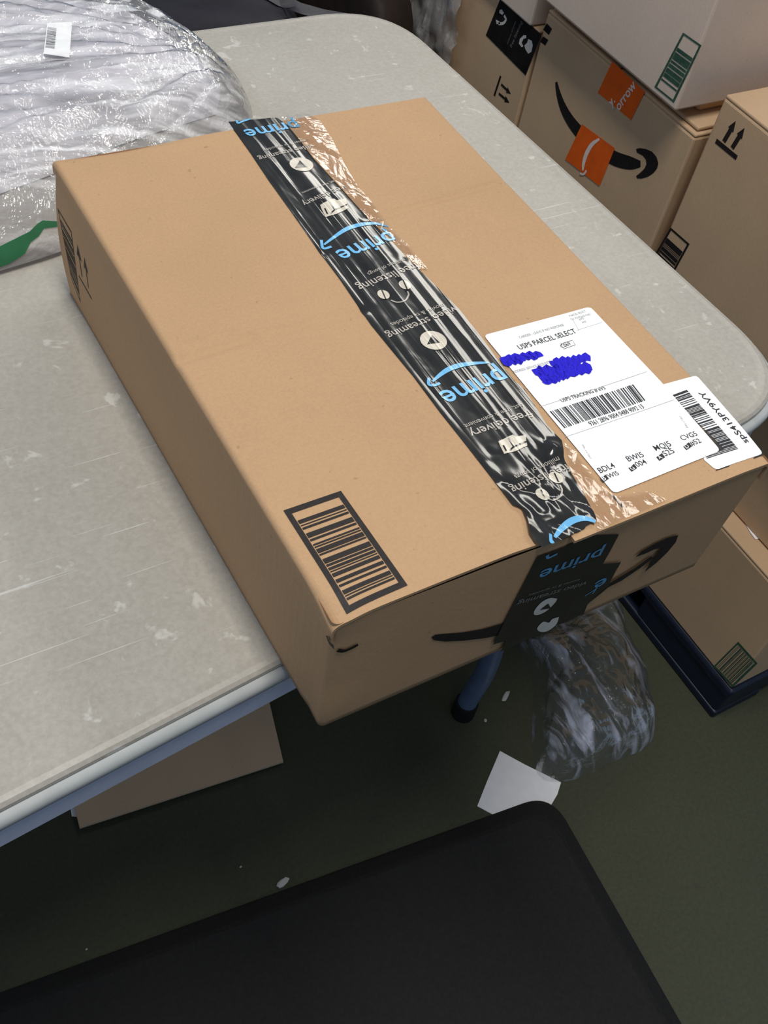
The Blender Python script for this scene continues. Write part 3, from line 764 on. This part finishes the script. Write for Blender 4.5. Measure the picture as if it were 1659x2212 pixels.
stroke(k, s1, [(1090,33),(1094,42),(1088,50),(1078,51)], .004, .0010); poly(k, s1, [(1080,22),(1085,20),(1090,28),(1086,32),(1080,28)], .0010); poly(k, s1, [(1072,42),(1080,46),(1082,52),(1074,52)], .0010)
poly(k, s1, [(1138,76),(1132,76),(1124,84),(1122,94),(1128,102),(1132,100),(1128,92),(1132,84),(1138,82)], .0010)
poly(k, s1, [(1142,84),(1150,88),(1152,98),(1149,112),(1142,116),(1136,106),(1134,98),(1140,92)], .0010)
k = Acc('grey_lettering', FGREY, tpp); text(k, s1, 'free listening', (1106,104), (1130,48), .0010, .0, .9); text(k, s1, 'millions of songs', (1098,96), (1116,46), .0010, .0, .7)
k = Acc(); up_arrows(k, s1, (1082,164), (1068,207), ((1083,182),(1104,203)), ((1078,202),(1101,222)), .0040, .0004); k.build('printed_arrows', INK, b1)
b3 = carton('pale carton with tall green barcode, on top of the smile carton', .768, 1.25, .5455, .835, .742, 1.00, KLAV)
k = Acc(); s3 = XF(.768); framed_code(k, s3, [(1476,70),(1516,98),(1456,222),(1414,188)], [(.24,.30),(.32,.44),(.46,.50),(.52,.58),(.60,.68),(.69,.76),(.80,.83)], .09, .03, .0004); k.build('printed_barcode', GREENINK, b3)
b6 = carton('pale carton on top of the carton with black tape', .79, 1.25, .865, 1.30, .683, 1.0, KLAV)
for nm, lb_, c, pts in ():
    pass

# lifted flap of the smile carton that carries the pale carton
V, F = bevel_box(X5+.006, 1.20, .53, .842, .7185, .7235, .0018, 2)
fo = build('loose_flap', V, F, KBG, b2)
V, F = bevel_box(X5+.03, 1.20, .56, .830, .7240, .7415, .004, 2)
build('folded_flap', V, F, KBG, b2)

# white paper corner between two cartons
P = [oz(1596,1106,.2990), oz(1642,1158,.2990), oz(1640,1163,.2990), oz(1632,1165,.2990), oz(1622,1152,.2990)]
P = [p for p in P]; back = [p+np.array([.02, .0, 0]) for p in P[:1]]
acc = Acc(); V = [(*p[:2], .2986) for p in P]+[(*p[:2], .2990) for p in P]; m = len(P)
F = [list(range(m))[::-1], [m+i for i in range(m)]]+[(i, (i+1) % m, m+(i+1) % m, m+i) for i in range(m)]
tag(build('paper_slip', V, F, CARD, None, loc=tuple(np.mean(V, axis=0))), 'white paper slip sticking out between two brown cartons', 'paper')

# ------------------------------------------------------------------ bag of white goods on the table
bagR = thing('plastic_bag', 'big clear plastic bag full of white wrapped goods, behind the parcel on the table', 'bag', (0, .7, TZ))
def mound(outline_pts, Hc, rows, pw, zb, fn, seed=0):
    """closed outline (plan) rising to a soft crown; fn adds folds"""
    P = np.array(outline_pts, float); Q = np.array([q for q in catmull(list(P)+[P[0]], 8)][:-1]); c = P.mean(0); n = len(Q); V = []
    for j in range(rows):
        t = j/(rows-1); k = 1-t
        p = c+(Q-c)*k; h = Hc*(1-k**pw)**.75
        z = zb+h+fn(p[:, 0], p[:, 1], k)
        V += np.c_[p, np.maximum(z, zb if j == 0 else zb+.001)].tolist()
    F = [(j*n+i, j*n+(i+1) % n, (j+1)*n+(i+1) % n, (j+1)*n+i) for j in range(rows-1) for i in range(n)]
    return V, F
tip = np.array([.245, .715])
def folds(x, y, k):
    ang = np.arctan2(y-tip[1], -(x-tip[0])+.04); r = np.hypot(x-tip[0], y-tip[1])
    e = np.clip((1-k)*6, 0, 1)
    return e*(.010*np.abs(vn(ang*9+4, r*2.5))*1.6 + .006*np.abs(vn(ang*24, r*4+9)) + .008*vn(x*9, y*9))
V, F = mound([(.235,.69),(.262,.75),(.245,.84),(.18,.91),(.02,.97),(-.25,1.0),(-.50,.93),(-.55,.75),(-.40,.62),(-.15,.595),(.02,.63),(.12,.665)], .055, 70, 5.0, TZ+.002, folds)
build('wrapped_goods', V, F, CONTENT, bagR, smooth=True)
def ffolds(x, y, k):
    e = np.clip((1-k)*9, .15, 1)
    return .004+folds(x, y, k)*1.05 + e*(.010*np.abs(vn(x*22+y*9, y*30))+.005*np.abs(vn(x*60, y*55+x*20)))
V, F = mound([(.262,.655),(.278,.70),(.284,.76),(.268,.83),(.245,.89),(.17,.96),(.02,1.0),(-.27,1.04),(-.55,.97),(-.62,.75),(-.48,.55),(-.20,.505),(-.02,.512),(.08,.545),(.16,.60)], .058, 90, 5.5, TZ+.001, ffolds)
bf = build('bag_film', V, F, BAGFILM, bagR, smooth=True, label='crinkled clear film')
# green strip
P0 = [(-60,600),(-60,528),(0,532),(40,512),(64,500),(80,484),(92,476),(125,478),(125,490),(95,494),(84,510),(66,524),(54,548),(20,570)]
SB_ = CastSurf(bf, (0, .6, TZ+.03)); acc = Acc(); poly(acc, SB_, P0, .0015, .008)
build('green_strip', acc.V, acc.F, GREEN, bagR, smooth=True, label='green plastic band along the bag edge')
# barcode sticker on the bag
SB_ = CastSurf(bf, (.1, .8, TZ+.07)); acc = Acc(); poly(acc, SB_, [(102,50),(156,47),(150,124),(94,116)], .004, .004)
ls = build('barcode_sticker', acc.V, acc.F, PAPER, bagR, smooth=True, label='small white barcode sticker')
acc = Acc(); quad(acc, SB_, [(103,58),(122,61),(118,104),(98,101)], [(0, 1, a, b) for a, b in bars(2, 14)], .006); build('printed_barcode', acc.V, acc.F, RULE, ls)

# ------------------------------------------------------------------ dark goods behind the table
dk = thing('dark_sack', 'dark navy plastic sack behind the far edge of the table', 'sack', (.1, 1.35, 0))
def dfold(x, y, k): return .03*vn(x*5+y*9, y*4)+.012*np.abs(vn(x*12+y*20, y*9))
V, F = mound([(.58,.93),(.615,1.15),(.60,1.5),(.5,1.72),(.2,1.8),(-.2,1.75),(-.45,1.5),(-.4,1.1),(-.1,.93),(.25,.915)], .66, 60, 16, 0.002, dfold)
dks = build('sack_body', V, F, DARKBAG, dk, smooth=True)
SK = CastSurf(dks, (.4, 1.1, .66)); acc = Acc(); poly(acc, SK, [(556,-14),(612,-14),(650,6),(700,20),(770,32),(765,50),(700,42),(650,30),(600,12)], .004, .02)
build('strap', acc.V, acc.F, STRAP, dk, smooth=True, label='grey strap')
br = thing('brown_sack', 'dark brown plastic sack beside the navy sack behind the table', 'sack', (.68, 1.3, 0))
V, F = mound([(.715,.99),(.735,1.2),(.72,1.6),(.68,1.7),(.64,1.5),(.64,1.15),(.63,.97)], .66, 30, 16, .002, lambda x, y, k: .015*vn(x*14, y*9))
build('sack_body', V, F, BROWNBAG, br, smooth=True)
# crumpled clear film at the table corner
acc = Acc(); nr, nc = 34, 26; V = []
for j in range(nr):
    for i in range(nc):
        u, v = i/(nc-1), j/(nr-1); y = 1.01+.14*u; z = .48+.27*v
        V.append((.775+.012*float(vn(u*7, v*9))-.014*float(abs(vn(u*16+5, v*14))), y+.008*float(vn(v*9, u*3)), z))
cf = build('clear_film', V, [f[::-1] for f in grid_faces(nr, nc)], SCRAPFILM, None, smooth=True, loc=(.772, 1.12, .50))
tag(cf, 'crumpled clear film hanging beside the carton behind the far table corner', 'plastic film')

# ------------------------------------------------------------------ floor things
# black mat
ma, mb = np.array([.487, .067]), np.array([-.257, .154]); mc = np.array([.462, -.245])
dx = (mb-ma)/np.linalg.norm(mb-ma); dy = (mc-ma)/np.linalg.norm(mc-ma)
corner = ma + dy*(-.012) - dx*.006
P = [corner, corner+dx*1.3, corner+dx*1.3+dy*.95, corner+dy*.95]
def matring(ins):
    c = sum(P)/4; Q = []
    for i in range(4):
        a, b, d = P[i-1], P[i], P[(i+1) % 4]; Q.append(b+((a-b)/np.linalg.norm(a-b)+(d-b)/np.linalg.norm(d-b))*ins)
    return rounded(Q, .045, 12)
V = []; prof = [(0, 0), (0, .003), (.003, .005), (.02, .013), (.026, .0145)]
for ins, z in prof: V += [(q[0], q[1], z) for q in matring(ins)]
n = len(matring(0)); F = [(r*n+k, r*n+(k+1) % n, (r+1)*n+(k+1) % n, (r+1)*n+k) for r in range(len(prof)-1) for k in range(n)]
F = [f[::-1] for f in F]; F.append([(len(prof)-1)*n+k for k in range(n)][::-1])
mo = build('floor_mat', V, F, MAT, None, loc=(*(sum(P)/4), 0))
bm = bmesh.new(); bm.from_mesh(mo.data); bmesh.ops.recalc_face_normals(bm, faces=bm.faces[:]); bm.to_mesh(mo.data); bm.free()
tag(mo, 'black rubber standing mat with a rounded corner, on the floor in front of the table', 'mat')

def flat(name, px, z, th, mat, label, cat, wave=0, grp=None):
    q = [oz(*p, z+th) for p in px]; m = len(q)
    a = sum(q[i-1][0]*q[i][1]-q[i][0]*q[i-1][1] for i in range(m))
    if a < 0: q = q[::-1]
    V = [(*p[:2], z) for p in q]+[(*p[:2], z+th) for p in q]
    F = [list(range(m))[::-1], [m+i for i in range(m)]]+[(i, (i+1) % m, m+(i+1) % m, m+i) for i in range(m)]
    c = np.mean(V, axis=0); c[2] = z
    return tag(build(name, V, F, mat, None, loc=tuple(c)), label, cat, grp)
flat('white_card', [(1080,1622),(1135,1652),(1212,1690),(1204,1716),(1190,1740),(1150,1752),(1075,1765),(1031,1741),(1052,1688)], .0004, .0012, CARD, 'white card with a cut corner, lying on the floor beside the black mat', 'card')
flat('cardboard_sheet', [(172,1788),(612,1645),(578,1500),(520,1400),(120,1560),(150,1700)], .0035, .004, KSHEET, 'flat sheet of brown cardboard on the floor under the table', 'cardboard')
flat('paper_slip', [(152,1744),(166,1738),(200,1735),(210,1770),(172,1764),(155,1763)], .0006, .0012, PAPER, 'white paper corner peeking out from under the cardboard sheet', 'paper')
def crumb(px, size, seed, label, flatn=.45):
    rr = random.Random(seed); p = oz(*px, 0); bm = bmesh.new(); bmesh.ops.create_icosphere(bm, subdivisions=2, radius=1)
    for v in bm.verts:
        k = 1+.35*(rr.random()-.5)
        v.co = Vector((v.co.x*size[0]*k, v.co.y*size[1]*k, v.co.z*min(size)*flatn*k))
    lo = min(v.co.z for v in bm.verts)
    Rm = Matrix.Rotation(size[2], 3, 'Z') if len(size) > 2 else Matrix.Identity(3)
    V = [tuple(Vector(p)+Rm @ (v.co-Vector((0, 0, lo)))) for v in bm.verts]
    bm.verts.index_update(); F = [[v.index for v in f.verts] for f in bm.faces]; bm.free()
    tag(build('debris_chip', V, F, CRUMB, None, loc=(p[0], p[1], 0)), label, 'debris', 'chips of debris on the floor')
crumb((610,1908), (.0095,.005,.25), 1, 'largest pale chip on the dark floor between the table and the mat')
crumb((162,2131), (.007,.0065,.3), 2, 'pale round lump at the left end of the mat edge')
crumb((402,2049), (.0028,.0026,.0), 3, 'tiny pale speck by the middle of the mat edge')
crumb((1048,1557), (.003,.0022,.9), 4, 'tiny pale chip near the table leg')
crumb((520,1873), (.0018,.0012,.2), 5, 'tiny pale fleck up and left of the largest chip')
crumb((187,2051), (.0014,.0012,.2), 6, 'faint fleck above the round lump at left')
crumb((1092,1505), (.011,.004,.5), 7, 'glinting torn scrap beside the clear bag under the parcel')

# crumpled clear bag on the floor, partly under the table
wr = [oz(*p, 0)[:2] for p in ((1112,1400),(1200,1340),(1310,1290),(1365,1400),(1408,1530),(1404,1608),(1335,1642),(1230,1688),(1160,1672),(1148,1560),(1150,1470))]
def wf(x, y, k):
    e = np.clip((1-k)*8, .05, 1)
    return e*(.035*np.abs(vn(x*14+y*9, y*10))+.022*np.abs(vn(x*34, y*30-x*12))+.008*np.abs(vn(x*90, y*80)))
V, F = mound(wr, .055, 60, 4, .001, wf)
pb = build('clear_bag', V, F, WRAPFILM, None, smooth=True, loc=(.62, .2, 0))
tag(pb, 'crumpled clear plastic bag lying on the floor beneath the end of the parcel', 'bag')
